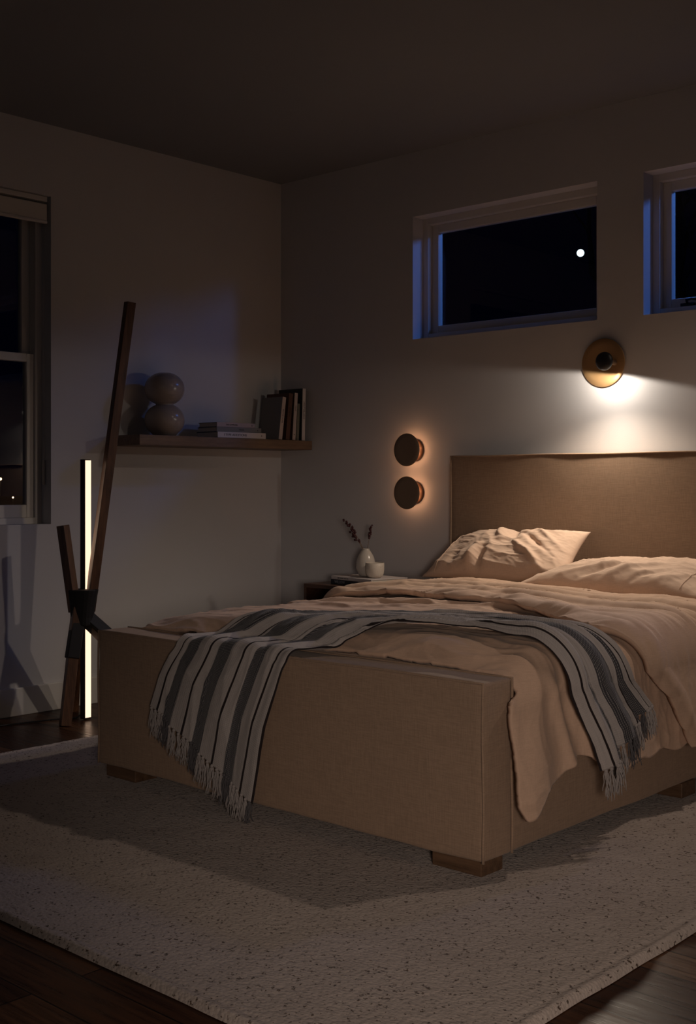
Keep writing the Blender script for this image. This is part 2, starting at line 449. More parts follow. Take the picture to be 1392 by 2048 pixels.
tube(bm, [(2.455, 0.10, BZ0 + .045), (2.462, 0.075, BZ0 + .058), (2.49, 0.066, BZ0 + .060), (2.53, 0.068, BZ0 + .052)], 0.006, 10)
obj('crank_handle', bm, M_black, w3)

# ------------------------------------------------------------------ outside
bm = bmesh.new(); bmesh.ops.create_icosphere(bm, subdivisions=3, radius=0.36)
R = Vector((-0.5312665, 0.86929465, 0.19346734)).normalized()
xform(bm, Matrix.Translation(Vector((CAM_X, CAM_Y, CAM_H)) + R * 118))
M_moon = mat('moon_light', (1, 1, 1), 0.5, emit=(0.80, 0.97, 1.0), estr=1.9)
tag(obj('moon', bm, M_moon), 'small bright round moon seen through the high window', 'moon')
bm = bx(-200, 200, -200, 200, -1.4, -1.3)
M_lawn = mat('dark_lawn', (0.010, 0.012, 0.010), 0.9)
tag(obj('trim_9', bm, M_lawn, smooth=False), 'dark ground outside the house', 'ground', kind='structure').name = 'ground'
M_bark = mat('bark', (0.012, 0.010, 0.010), 0.9)
def bare_tree(base, h, seed, label, group=None):
    rnd = random.Random(seed); bm = bmesh.new()
    def grow(p, d, ln, r, lv):
        pts = [p]; q = Vector(p); dd = d.copy()
        for i in range(4):
            dd = (dd + Vector((rnd.uniform(-.18, .18), rnd.uniform(-.18, .18), rnd.uniform(-.02, .14)))).normalized()
            q = q + dd * ln / 4; pts.append(q.copy())
        tube(bm, pts, r, 6, [1 - .12 * i for i in range(5)])
        if lv:
            for k in range(3):
                b = pts[rnd.randint(2, 4)]
                a = rnd.uniform(0, 2 * PI)
                grow(b, (dd * .6 + Vector((math.cos(a), math.sin(a), .35)) * .7).normalized(), ln * rnd.uniform(.55, .75), r * .5, lv - 1)
    grow(Vector(base), Vector((0, 0, 1)), h * .45, h * .018, 4)
    return tag(obj('bare_tree', bm, M_bark), label, 'tree', group)
bare_tree((-0.6, 9.0, -1.3), 9, 4, 'bare tree in the dark, towards the left of the moonlit high window')
bare_tree((-3.9, 16.0, -1.3), 11, 8, 'bare tree in the dark below the moon in the high window')
M_ember = mat('garden_bulb', (1, .8, .5), .5, emit=(1.0, 0.62, 0.32), estr=5.0)
gl = [((-0.88969417, 0.54143117, 0.0041876), 12.0, .014, 'tiny warm garden bulb outside the sash window, highest of three'),
      ((-0.88196943, 0.54849719, -0.01130653), 12.0, .0095, 'tiny warm garden bulb outside the sash window, rightmost of three'),
      ((-0.88784023, 0.54312701, -0.02093802), 12.0, .0085, 'tiny warm garden bulb outside the sash window, lowest of three')]
for d, t, r, lab in gl:
    bm = bmesh.new(); bmesh.ops.create_icosphere(bm, subdivisions=2, radius=r)
    q = Vector((CAM_X, CAM_Y, CAM_H)) + Vector(d) * t
    xform(bm, Matrix.Translation(q))
    gb = tag(obj('garden_bulb', bm, M_ember), lab, 'light')
    obj('stake', tube(bmesh.new(), [(q.x, q.y, q.z - r), (q.x, q.y, -1.3)], .004, 6), M_black, gb)

# ------------------------------------------------------------------ rug
RUG = (0.70, 3.58, -3.19, -0.72); RH = 0.016
def build_rug():
    x0, x1, y0, y1 = RUG
    nx, ny = 260, 220
    u = np.linspace(0, 1, nx); v = np.linspace(0, 1, ny)
    # denser sampling near the edges
    e = lambda t: t - 0.06 * np.sin(2 * PI * t) * 0.9
    U, V = np.meshgrid(e(u), e(v), indexing='ij')
    X = x0 + (x1 - x0) * U; Y = y0 + (y1 - y0) * V
    wob = (vnoise(X * 5, Y * 5, 3) - .5) * 0.005
    dx = np.minimum(X - x0, x1 - X); dy = np.minimum(Y - y0, y1 - Y); d = np.minimum(dx, dy)
    Z = RH * np.sqrt(np.clip(1 - (1 - np.clip(d / 0.02, 0, 1)) ** 2, 0, 1)) + 0.001
    Z += 0.003 * np.exp(-((d - .012) / .010) ** 2) - 0.0028 * np.exp(-((d - .034) / .006) ** 2)
    Z += (vnoise(X * 70, Y * 70, 1) - .5) * 0.003 * (d > .012) + (vnoise(X * 4, Y * 4, 2) - .5) * 0.003 * sstep(0, .2, d)
    edge = 1 - sstep(0, .1, d)
    P = np.stack([X + wob * edge, Y + wob * edge, Z], -1)
    return obj('rug', grid(P), M_rug)
tag(build_rug(), 'large cream speckled wool rug under the bed', 'rug')

# ------------------------------------------------------------------ bed
BX0, BX1 = 1.286, 3.010
bed = tag(empty('bed', ((BX0 + BX1) / 2, -1.1, 0)), 'brown linen upholstered bed with tall headboard and boxy footboard', 'bed')
def soft_box(x0, x1, y0, y1, z0, z1, r=0.008, amp=0.003, seed=1, step=0.03):
    bm = bx(x0, x1, y0, y1, z0, z1)
    for ax, (a, b) in enumerate(((x0, x1), (y0, y1), (z0, z1))):
        n = max(1, int((b - a) / step))
        for i in range(1, n):
            co = [0, 0, 0]; co[ax] = a + (b - a) * i / n; no = [0, 0, 0]; no[ax] = 1
            bmesh.ops.bisect_plane(bm, geom=bm.verts[:] + bm.edges[:] + bm.faces[:], plane_co=co, plane_no=no)
    for v in bm.verts:
        x, y, z = v.co
        n = float(vnoise(x * 5 + z * 3, y * 5 + z * 4, seed)) - .5
        for ax, (a, b) in enumerate(((x0, x1), (y0, y1), (z0, z1))):
            if abs(v.co[ax] - a) < 1e-5: v.co[ax] -= n * amp
            elif abs(v.co[ax] - b) < 1e-5: v.co[ax] += n * amp
    return bm
HBY0, HBY1, HBZ = -0.095, -0.018, 1.216
hb = obj('headboard', soft_box(1.296, 2.998, HBY0, HBY1, 0.06, HBZ, amp=.002), M_uph, bed, True, 0.006, 3)
FBY0, FBY1, FBZ = -2.186, -2.052, 0.545
FB0 = 0.062
fb = obj('footboard', soft_box(BX0, BX1, FBY0, FBY1, FB0, FBZ, amp=.005), M_uph, bed, True, 0.008, 3)
def loop(pts, r=0.0042, wob=0.0012, seed=0):
    bm = bmesh.new(); out = []
    for a, b in zip(pts[:-1], pts[1:]):
        a = Vector(a); b = Vector(b); n = max(2, int((b - a).length / .04))
        for i in range(n):
            p = a.lerp(b, i / n)
            k = p.x * 11 + p.y * 7 + p.z * 13
            out.append(p + Vector((math.sin(k + seed), math.sin(k * 1.3), math.sin(k * .9 + 1))) * wob)
    out.append(Vector(pts[-1]))
    return tube(bm, out, r, 8)
def piping(parent, seqs):
    for s in seqs: obj('piping', loop(s), M_uph, parent)
e = 0.001
piping(hb, [[(1.296, HBY0, .3), (1.296, HBY0, HBZ), (2.998, HBY0, HBZ), (2.998, HBY0, .3)],
            [(1.296, HBY1, .3), (1.296, HBY1, HBZ), (2.998, HBY1, HBZ), (2.998, HBY1, .3)]])
piping(fb, [[(BX0, FBY0, FB0), (BX0, FBY0, FBZ), (BX1, FBY0, FBZ), (BX1, FBY0, FB0)],
            [(BX0, FBY1, FB0), (BX0, FBY1, FBZ), (BX1, FBY1, FBZ), (BX1, FBY1, FB0)]])
for x0, x1 in ((BX0 + .012, BX0 + .055), (BX1 - .05, BX1 - .006)):
    obj('side_rail', soft_box(x0, x1, FBY1, HBY0, 0.064, 0.34, amp=.004, seed=4), M_uph, bed, True, 0.006)
for (x, y) in ((BX0 + .02, FBY0 + .02), (BX1 - .19, FBY0 + .02), (BX0 + .02, -0.2), (BX1 - .19, -0.2), (BX1 - .17, -1.05), (BX0 + .05, -1.05)):
    obj('leg', bx(x, x + .17, y, y + .10, RH if y < -.3 else 0.0, 0.066), M_foot, bed, False, 0.003)
mt = obj('mattress', soft_box(1.345, 2.955, -2.045, -0.11, 0.33, 0.550, amp=.004, seed=6), M_sheet, None, True, 0.03, 4)
tag(mt, 'thick mattress on the bed, mostly covered by the crumpled duvet', 'mattress')
obj('slat_base', bx(BX0 + .055, BX1 - .05, FBY1, HBY0, 0.28, 0.33), M_foot, bed, False)

# ---- top of the bed as an unrolled surface: X past the right shoulder runs down the side
XL, XR, RS = 1.40, 2.945, 0.095          # shoulder starts and radius
AL = RS * PI / 2
def top_z(X, Y):
    """height of the duvet over the mattress"""
    c = 0.594 + 0.016 * np.cos((X - 2.17) / 0.95 * PI / 2)
    c = c + 0.006 * np.sin(X * 5.1 + Y * 3.3) + 0.007 * (vnoise(X * 3, Y * 3, 5) - .5) * 2
    c = c - 0.030 * (1 - sstep(0.0, .30, X - 1.33))
    foot = sstep(-2.075, -1.96, Y)
    c = c - 0.035 * sstep(2.75, 2.95, X) * (1 - sstep(-2.0, -1.85, Y))
    return 0.549 * (1 - foot) + c * foot
def surf(X, Y, sag=0.0):
    """unrolled (X, Y) -> point on the bed top / right side / left side / over the footboard front"""
    X = np.asarray(X, float); Y = np.asarray(Y, float)
    Yt = np.maximum(Y, FBY0 + .012)
    z0 = top_z(np.clip(X, XL, XR), Yt)
    # right shoulder
    s = np.clip(X - XR, 0, None); th = np.clip(s / RS, 0, PI / 2)
    x = np.where(X > XR, XR + RS * np.sin(th), X); z = z0 - np.where(X > XR, RS * (1 - np.cos(th)), 0)
    down = np.clip(s - AL, 0, None); x = x + 0.03 * (1 - np.exp(-(down * 7) ** 2)); z = z - down
    # left shoulder
    s = np.clip(XL - X, 0, None); th = np.clip(s / RS, 0, PI / 2)
    x = np.where(X < XL, XL - RS * np.sin(th), x); z = z - np.where(X < XL, RS * (1 - np.cos(th)), 0)
    down = np.clip(s - AL, 0, None); x = x - 0.01 * (1 - np.exp(-(down * 7) ** 2)); z = z - down
    # over the footboard front edge
    r = 0.016; s = np.clip(FBY0 + .012 - Y, 0, None); th = np.clip(s / r, 0, PI / 2)
    y = np.where(s > 0, FBY0 + .012 - r * np.sin(th), Y); z = z - np.where(s > 0, r * (1 - np.cos(th)), 0)
    down = np.clip(s - r * PI / 2, 0, None); z = z - down; y = y - 0.012 * (1 - np.exp(-down * 9))
    return np.stack([x, y, z], -1)

def creases(X, Y, side):
    """linen wrinkles; side (0..1) turns them from across the bed to down the side"""
    wx = X + 0.10 * (vnoise(X * 4, Y * 4, 21) - .5); wy = Y + 0.10 * (vnoise(X * 4, Y * 4, 22) - .5)
    top = (0.011 * ridge(wx * 1.3, wy * 6.5, 2, 3) + 0.0045 * ridge(wx * 3.2, wy * 15, 3, 4) + 0.0016 * ridge(wx * 11, wy * 26, 4, 3)
           + 0.006 * vnoise(wx * 2.4, wy * 5, 6) + 0.0005 * ridge(wx * 50, wy * 50, 5, 2))
    dr = (0.018 * vnoise(wx * 1.5, wy * 5.5, 7) + 0.0055 * ridge(wx * 2.6, wy * 8, 8, 4) + 0.0028 * ridge(wx * 9, wy * 12, 9, 4)
          + 0.0010 * ridge(wx * 26, wy * 30, 10, 3))
    return top * (1 - side) + dr * side - 0.006

def sheet(name, X, Y, off, m, parent=None, thick=0.012, extra=None):
    P = surf(X, Y); n = normals(P)
    if n[..., 2].mean() < 0: n = -n
    side = np.clip(sstep(XR + .04, XR + .16, X) + sstep(XL - .04, XL - .16, X), 0, 1)
    d = creases(X, Y, side) + off
    if extra is not None: d = d + extra
    P = P + n * d[..., None]
    bm = grid(P)
    o = obj(name, bm, m, parent)
    s = o.modifiers.new('solid', 'SOLIDIFY'); s.thickness = thick; s.offset = -1 if normals(P)[..., 2].mean() > 0 else 1
    return o, P

def duvet():
    nu, nv = 420, 330
    t = np.linspace(0, 1, nu)[:, None]; v = np.linspace(0, 1, nv)[None, :]
    Y = -2.046 + (2.046 - 0.62) * v + 0 * t
    # hem on the right follows the photographed drop
    hem = np.interp(Y, [-2.05, -2.02, -1.95, -1.86, -1.79, -1.7, -1.55, -1.36, -1.05, -.62],
                    [.265, .228, .235, .262, .295, .270, .235, .238, .235, .25])
    Xr = XR + AL + (0.54 - hem - 0.03) + 0.008 * np.sin(Y * 40)
    Xl = 1.33 - 0.30 + 0 * Y
    X = Xl + (Xr - Xl) * t
    Y = Y - 0.058 * sstep(XR + RS * .95, XR + RS * 1.35, X) * (1 - sstep(-2.046, -1.7, Y))
    # corner flap fold and long soft folds on the side
    s = np.clip(X - XR, 0, None)
    ex = 0.020 * np.exp(-((Y + 1.93 - 0.30 * s + .02) / .022) ** 2) * sstep(.05, .2, s)
    ex = ex - 0.014 * np.exp(-((Y + 1.885 - 0.30 * s) / .03) ** 2) * sstep(.05, .2, s)
    ex = ex + 0.012 * np.sin(Y * 21 + X * 2) * sstep(.05, .35, s)
    # broad folds running across the top
    for y0, sl, w_, a in ((-1.18, .08, .022, .020), (-1.36, -.05, .018, .011), (-1.62, .06, .03, .010), (-1.8, .0, .05, .006)):
        ex = ex + a * np.exp(-((Y - y0 - sl * (X - 2.2) - .03 * np.sin(X * 3 + y0 * 9)) / w_) ** 2) * (1 - sstep(0, .12, s))
    # puffed out at the foot end
    ex = ex + 0.012 * np.exp(-((Y + 1.93) / .06) ** 2) * sstep(2.2, 2.5, X) * (1 - sstep(0, .1, s))
    return sheet('duvet', X, Y, 0.0, M_duvet, None, 0.016, ex)
DU, DUP = duvet()
tag(DU, 'crumpled tan linen duvet spread over the bed', 'duvet')

def fold_back():
    nu, nv = 440, 170
    t = np.linspace(0, 1, nu)[:, None]; v = np.linspace(0, 1, nv)[None, :]
    X0 = 1.19; Xe = XR + AL + 0.52 - 0.25
    X = X0 + (Xe - X0) * t
    yb = np.interp(X, [1.1, 1.4, 1.9, 2.4, 2.8, 3.2, 3.6], [-.62, -.60, -.56, -.60, -.66, -.70, -.76]) + .012 * np.sin(X * 13)
    yf = np.interp(X, [1.15, 1.3, 1.6, 2.0, 2.4, 2.7, 2.95, 3.1, 3.2, 3.45], [-.92, -1.00, -1.04, -1.10, -1.18, -1.34, -1.47, -1.40, -1.27, -1.10]) + .010 * np.sin(X * 17)
    Y = yb + (yf - yb) * v
    X = X + 0 * Y
    s = np.clip(X - XR, 0, None)
    roll = np.sin(np.clip(v, 0, 1) * PI) ** 0.5
    ex = 0.018 * np.clip(1 - ((v - .5) / .5) ** 8, 0, 1) * (1 - .4 * sstep(0, .15, s)) + 0 * X
    # rounded folded edge at the front
    ex = ex + 0.012 * np.exp(-((v - .93) / .05) ** 2)
    for y0, sl, w_, a in ((-.74, .03, .02, .010), (-.85, -.05, .018, .014), (-.97, -.10, .02, .014), (-1.12, -.22, .02, .012)):
        ex = ex + a * np.exp(-((Y - y0 - sl * (X - 2.0) - .022 * np.sin(X * 5 + y0 * 14)) / w_) ** 2) * (1 - .6 * sstep(0, .12, s))
    ex = ex + 0.008 * np.exp(-((X - 1.5) / .22) ** 2) * np.exp(-((Y + .82) / .10) ** 2)
    return sheet('turned_back_fold', X, Y, 0.010, M_duvet, DU, 0.022, ex)
FO, FOP = fold_back()

# ------------------------------------------------------------------ pillows
def pillow(BL, BR, TR, TL, T, seed, label, seam=None, folds=()):
    BL, BR, TR, TL = (np.array(p, float) for p in (BL, BR, TR, TL))
    n = 120
    a = np.linspace(-1, 1, n); U, V = np.meshgrid(a, a, indexing='ij')
    u = (U + 1) / 2; v = (V + 1) / 2
    # edges bow inwards a little, corners stay pointed
    ub = u + 0.035 * np.sign(.5 - u) * (1 - V ** 2) * (np.abs(U) ** 3); vb = v + 0.045 * np.sign(.5 - v) * (1 - U ** 2) * (np.abs(V) ** 3)
    C = lambda f: f[..., None]
    base = C((1 - ub) * (1 - vb)) * BL + C(ub * (1 - vb)) * BR + C(ub * vb) * TR + C((1 - ub) * vb) * TL
    nrm = np.cross(BR - BL, TL - BL); nrm /= np.linalg.norm(nrm)
    if nrm[2] < 0: nrm = -nrm
    prof = (np.clip(1 - np.abs(U) ** 2.6, 0, 1) * np.clip(1 - np.abs(V) ** 2.6, 0, 1)) ** 0.55
    rad = np.abs(U) ** 4 + np.abs(V) ** 4
    wr = (0.013 * ridge(U * 1.3 + V * .7, V * 1.0 - U * .4, seed, 2) + 0.006 * ridge(U * 3 + V * 1.2, V * 2.0 - U, seed + 1, 3)
          + 0.0022 * ridge(U * 7 + V * 3, V * 5 - 2 * U, seed + 2, 3) + 0.0007 * ridge(U * 22, V * 18, seed + 3, 2))
    wr = wr + 0.004 * ridge(U * 9, V * 3, seed + 4, 3) * np.clip(rad, 0, 1)
    for f in folds: wr = wr + line(U, V, *f)
    up = base + nrm * C(T * .62 * prof + (wr - .012) * prof ** .6)
    dn = base - nrm * C(T * .38 * prof)
    bm = bmesh.new()
    def g(P):
        return [[bm.verts.new(P[i, j]) for j in range(n)] for i in range(n)]
    A = g(up); B = g(dn)
    for i in range(n - 1):
        for j in range(n - 1):
            bm.faces.new((A[i][j], A[i + 1][j], A[i + 1][j + 1], A[i][j + 1]))
            bm.faces.new((B[i][j], B[i][j + 1], B[i + 1][j + 1], B[i + 1][j]))
    bmesh.ops.remove_doubles(bm, verts=bm.verts, dist=2e-4)
    o = obj('pillow', bm, M_pillow); tag(o, label, 'pillow', 'pillows at the headboard')
    if seam is not None:
        k = int(seam * (n - 1)); pts = [up[k, j] + nrm * .0012 for j in range(4, n - 3, 2)]
        bm = bmesh.new(); tube(bm, pts, 0.0018, 6)
        obj('seam', bm, M_pillow, o)
    return o
pillow((1.325, -.36, .640), (2.17, -.43, .655), (2.110, -.135, .866), (1.43, -.155, .830), .165, 31,
       'tan linen pillow propped against the headboard on the left', seam=0.10,
       folds=(((-.30, -.95), (-.28, -.1), .07, .030), ((-.16, -.9), (-.18, -.2), .06, -.028), ((-.20, .95), (-.02, .15), .07, .024), ((.02, .9), (.16, .1), .07, -.026),
              ((.10, .2), (.62, -.55), .05, .016), ((.25, .45), (.80, -.35), .05, -.020), ((.35, .75), (.9, -.05), .05, .014), ((.45, -.2), (.75, -.9), .045, .012),
              ((-.62, -.9), (-.60, -.2), .09, -.016), ((-.85, -.6), (-.8, .5), .05, .010)))
pillow((2.02, -.60, .655), (2.88, -.62, .650), (2.93, -.20, .705), (2.16, -.20, .695), .165, 41,
       'tan linen pillow lying flat at the right, cut by the picture edge', seam=0.88,
       folds=(((-.55, -.85), (-.10, -.35), .05, .012), ((-.35, -.9), (.05, -.30), .05, -.014), ((-.10, -.95), (.30, -.2), .06, .014), ((.20, -.95), (.50, -.45), .05, -.012),
              ((.45, -.9), (.7, -.5), .06, .012), ((-.8, -.5), (-.5, .0), .06, -.008)))

# ------------------------------------------------------------------ throw
def throw():
    # edges in unrolled bed coordinates, from the front fringe to the right fringe
    tt = [0, .10, .20, .27, .33, .40, .50, .60, .70, .78, .86, .93, 1.0]
    E = [(1.640, -2.412), (1.70, -2.28), (1.775, -2.185), (1.785, -2.12), (1.80, -2.045), (1.86, -1.985), (2.04, -1.88), (2.30, -1.76), (2.53, -1.68), (2.74, -1.64), (2.93, -1.64), (3.06, -1.585), (3.20, -1.460)]
    G = [(2.157, -2.655), (2.20, -2.43), (2.285, -2.205), (2.325, -2.15), (2.35, -2.08), (2.39, -2.02), (2.47, -1.975), (2.60, -1.93), (2.77, -1.90), (2.92, -1.90), (3.07, -1.895), (3.21, -1.83), (3.345, -1.775)]
    nu, nv = 420, 240
    u = np.linspace(0, 1, nu); v = np.linspace(0, 1, nv)
    def sm(P, x):
        a = np.interp(x, tt, P)
        k = np.hanning(41); k /= k.sum()
        ap = np.pad(a, 20, mode='reflect', reflect_type='odd'); return np.convolve(ap, k, 'valid')
    ex, ey = sm([p[0] for p in E], u), sm([p[1] for p in E], u)
    gx, gy = sm([p[0] for p in G], u), sm([p[1] for p in G], u)
    U, V = np.meshgrid(u, v, indexing='ij')
    # gather: uneven spacing of the cloth across its width (pleats)
    wr = sstep(.55, .95, U); wf = 1 - sstep(.12, .40, U); wm = 1 - wr * .4 - wf * .5
    g1 = 2 * PI * (3.3 * V + .18 * np.sin(U * 5) + .35 * U)
    Vs = V + 0.034 * wr * np.sin(2 * PI * 2.2 * V + 2.6 - 2.4 * U) + 0.020 * wr * np.sin(2 * PI * 3.4 * V - 3.75) + 0.022 * wm * np.sin(g1) + 0.012 * wf * np.sin(2 * PI * 3 * V + 1.0)
    Vs = (Vs - Vs[:, :1]) / (Vs[:, -1:] - Vs[:, :1])
    X = ex[:, None] * (1 - Vs) + gx[:, None] * Vs
    Y = ey[:, None] * (1 - Vs) + gy[:, None] * Vs
    P = surf(X, Y); n = normals(P)
    flip = np.sign(n[..., 2].mean()); n = n * flip
    # duvet thickness below (creases use the same field so that the throw follows it)
    side = sstep(XR + .04, XR + .16, X); on = sstep(-2.06, -1.98, Y)
    s = np.clip(X - XR, 0, None)
    follow = (creases(X, Y, side) * .5 + .012) * on + .012 * np.sin(Y * 21 + X * 2) * sstep(.05, .35, s) * .6 + .012 * on * np.exp(-((Y + 1.93) / .06) ** 2) * sstep(2.2, 2.5, X)
    fold = 0.008 * wm * (1 + np.sin(g1 + PI / 2)) + 0.017 * wr * (1 + np.cos(2 * PI * 2.2 * V + 2.6 - 2.4 * U)) + 0.006 * wr * (1 + np.cos(2 * PI * 5.1 * V + 3 * U)) + 0.0045 * wf * (1 + np.cos(2 * PI * 3 * V + 1.0))
    fold = fold + 0.010 * ridge(V * 7 + U * 2, U * 3.0, 51, 3) * wm + 0.006 * ridge(V * 5, U * 5, 52, 3) + 0.0015 * vnoise(V * 26, U * 40, 53)
    edge_roll = 0.012 * np.exp(-((V - .97) / .03) ** 2) * wm
    d = follow + fold + edge_roll + 0.006
    P = P + n * d[..., None]
    uv = np.stack([V, U], -1)
    bm = grid(P, uv)
    o = obj('throw_blanket', bm, M_throw)
    s = o.modifiers.new('solid', 'SOLIDIFY'); s.thickness = 0.004; s.offset = -1 if flip > 0 else 1
    tag(o, 'cream and charcoal striped throw with fringe draped across the foot of the bed', 'blanket')
    DK = ((0, .012), (.110, .245), (.390, .540), (.702, .832), (.985, 1))
    def tassel(p, vv, ln, outw):
        rnd = random.Random(int(vv * 9999) + int(p[1] * 1000)); bm = bmesh.new()
        p = Vector(p); lo = 0.022
        bmesh.ops.create_icosphere(bm, subdivisions=2, radius=0.0062, matrix=Matrix.Translation(p + Vector(outw) * .004 + Vector((0, 0, -.002))))
        for k in range(11):
            q = p + Vector(outw) * .004; pts = [q.copy()]; ln2 = ln * rnd.uniform(.72, 1.1)
            fx, fy = rnd.uniform(-.014, .014), rnd.uniform(-.014, .014); ph = rnd.uniform(0, 6)
            for i in range(1, 8):
                f = i / 7
                r = q + Vector((fx * f ** .6, fy * f ** .6, -ln2 * f)) + Vector((math.sin(ph + f * 9), math.cos(ph * 2 + f * 8), 0)) * .0022 + Vector(outw) * .006 * f
                # never through the footboard or the rug
                if outw[1] < 0: r.y = min(r.y, FBY0 - .008 - .001 * k)
                if outw[0] > 0: r.x = max(r.x, p.x - .006)
                r.z = max(r.z, lo)
                pts.append(r)
            tube(bm, pts, 0.0017, 5, [1, 1, .95, .95, .9, .9, .8, .6])
        dk = any(a <= vv < b for a, b in DK)
        obj('tassel', bm, M_tas_d if dk else M_tas_w, o)
    for i in range(34):
        vv = (i + .5) / 34; j = int(vv * (nv - 1)); tassel(P[0, j], vv, .088, (0, -1, 0))
    for i in range(24):
        vv = (i + .5) / 24; j = int(vv * (nv - 1)); tassel(P[-1, j], vv, .080, (1, 0, 0))
    return o
throw()

# ------------------------------------------------------------------ floating shelf
SZ0, SZ1 = 1.270, 1.321
tag(obj('floating_shelf', bx(0.0, 0.25, -1.2, -0.002, SZ0, SZ1), M_shelf, smooth=False, bevel=0.002), 'dark wooden floating shelf on the left wall by the corner', 'shelf')
# two-ball vase
v0 = empty('round_vase', (0.135, -0.955, SZ1)); bm = bmesh.new()
prof = [(0.001, 0.0005), (0.045, 0.0), (0.056, .003)]
for k in range(1, 23):
    a = -PI / 2 + .62 + (PI - .62 - .42) * k / 22; prof.append((0.101 * math.cos(a) ** .92, 0.082 + .084 * math.sin(a)))
for k in range(0, 23):
    a = -PI / 2 + .42 + (PI - .42 - .30) * k / 22; prof.append((0.101 * math.cos(a) ** .92, 0.240 + .084 * math.sin(a)))
prof += [(0.024, .3195), (0.018, .317), (0.016, .29), (0.001, .285)]
lathe(bm, prof, Matrix.Translation((0.135, -0.955, SZ1)), 72)
bpy.data.objects.remove(v0)
tag(obj('round_vase', bm, M_ceramic), 'glossy taupe vase shaped like two stacked balls on the shelf', 'vase')

# books ---------------------------------------------------------------
def book(O, ax, ay, az, W, T, Hh, m, label, group, text=None, tsize=.012, tm=None, ttop=0.5, dots=(), spine=None, name='book', sx=1.0):
    """O: foot corner; ax: spine-to-fore direction (W), ay: thickness direction (T), az: spine length (Hh)"""
    M = basis(O, ax, ay, az)
    e = empty(name, O); tag(e, label, 'book', group)
    t = .003
    bm = bmesh.new(); box(bm, 0, W, 0, t, 0, Hh); box(bm, 0, W, T - t, T, 0, Hh)
    obj('cover', xform(bm, M), m, e, False, .0006)
    obj('spine', xform(bx(-.0012, t, 0, T, 0, Hh), M), spine or m, e, False, .001)
    obj('pages', xform(bx(t, W - .004, t, T - t, .003, Hh - .003), M), M_page, e, False)
    if text:
        T4 = M @ basis((-.0016, T / 2, Hh * ttop), (0, 0, 1), (0, 1, 0), (-1, 0, 0))
        if (M.to_3x3().determinant() * 1) < 0: pass
        text_mesh('title', text, tsize, T4, tm or M_ink, e, sx=sx)
    for z, r in dots:
        bmd = bmesh.new(); lathe(bmd, [(0.0001, .0006), (r, .0006), (r, 0), (0.0001, 0)], M @ basis((-.0013, T / 2, z), (0, 1, 0), (0, 0, 1), (-1, 0, 0)), 16)
        obj('emblem', bmd, tm or M_ink, e, False)
    return e
C_cream = cover('cream', (0.50, 0.42, 0.39)); C_grey = cover('grey', (0.17, 0.165, 0.155)); C_white = cover('white', (0.60, 0.55, 0.54))
C_tan = cover('greige', (0.20, 0.19, 0.17)); C_brown = cover('brown', (0.10, 0.045, 0.03)); C_dark = cover('charcoal', (0.03, 0.028, 0.028))
C_blue = cover('slate', (0.055, 0.062, 0.080)); C_green = cover('sage', (0.16, 0.16, 0.13)); C_orange = cover('ochre', (0.30, 0.17, 0.10)); C_navy = cover('navy', (0.018, 0.020, 0.030))
C_pink = cover('blush', (0.40, 0.32, 0.30))
# stack lying flat: spine faces the room (+x); thickness is up
def flat(x, y, z, W, T, Hh, a, m, label, text, **k):
    c, s = math.cos(a), math.sin(a)
    return book((x, y, z), (-c, -s, 0), (0, 0, 1), (-s, c, 0), W, T, Hh, m, label, 'books stacked flat on the shelf', text, **k)
g0 = SZ1 + .0005
flat(0.238, -0.690, g0, .175, .030, .330, -.04, C_blue, 'white-spined book lying lowest in the flat stack on the shelf', 'I TYPE ADDITIONS', tsize=.017, ttop=.36, dots=((.300, .003),), spine=C_white, sx=1.1)
flat(0.228, -0.688, g0 + .0305, .165, .025, .300, -.06, C_grey, 'grey book in the middle of the flat stack on the shelf', 'STUDIO', tsize=.010, ttop=.55, dots=((.275, .003),))
flat(0.225, -0.684, g0 + .056, .150, .024, .262, -.03, C_grey, 'blush-spined book on top of the flat stack on the shelf', 'THE COMMONS', tsize=.011, ttop=.38, dots=((.240, .003),), spine=C_pink)
# standing books: spine faces +x, leaning towards the corner (+y)
def stand(x, y, W, T, Hh, lean, m, label, text, **k):
    c, s = math.cos(lean), math.sin(lean)
    # foot edge on the shelf; tilt towards +y, resting on the right-hand foot edge
    return book((x, y, SZ1 + .001 + T * s), (-1, 0, 0), (0, c, -s), (0, s, c), W, T, Hh, m, label, 'books standing on the shelf', text, **k)
stand(.225, -.238, .160, .026, .235, .135, C_tan, 'greige book with cream spine leaning at the left of the standing books', 'ARCHITECTURE', tsize=.011, ttop=.55, spine=C_cream)
stand(.222, -.182, .175, .030, .258, .105, C_brown, 'dark brown book leaning second among the standing books', 'INTERIORS', tsize=.010, ttop=.6, tm=M_ink)
stand(.224, -.132, .165, .024, .262, .075, C_brown, 'book with cream and ochre spine leaning third among the standing books', 'FORM', tsize=.012, ttop=.68, dots=((.03, .003),), spine=C_cream)
stand(.215, -.092, .140, .020, .205, .045, C_green, 'small sage book between taller standing books near the corner', None, )
stand(.228, -.062, .190, .024, .290, .028, C_dark, 'tallest standing book, dark cover and white spine, beside the corner', 'COLLECTION', tsize=.016, ttop=.58, spine=C_white)

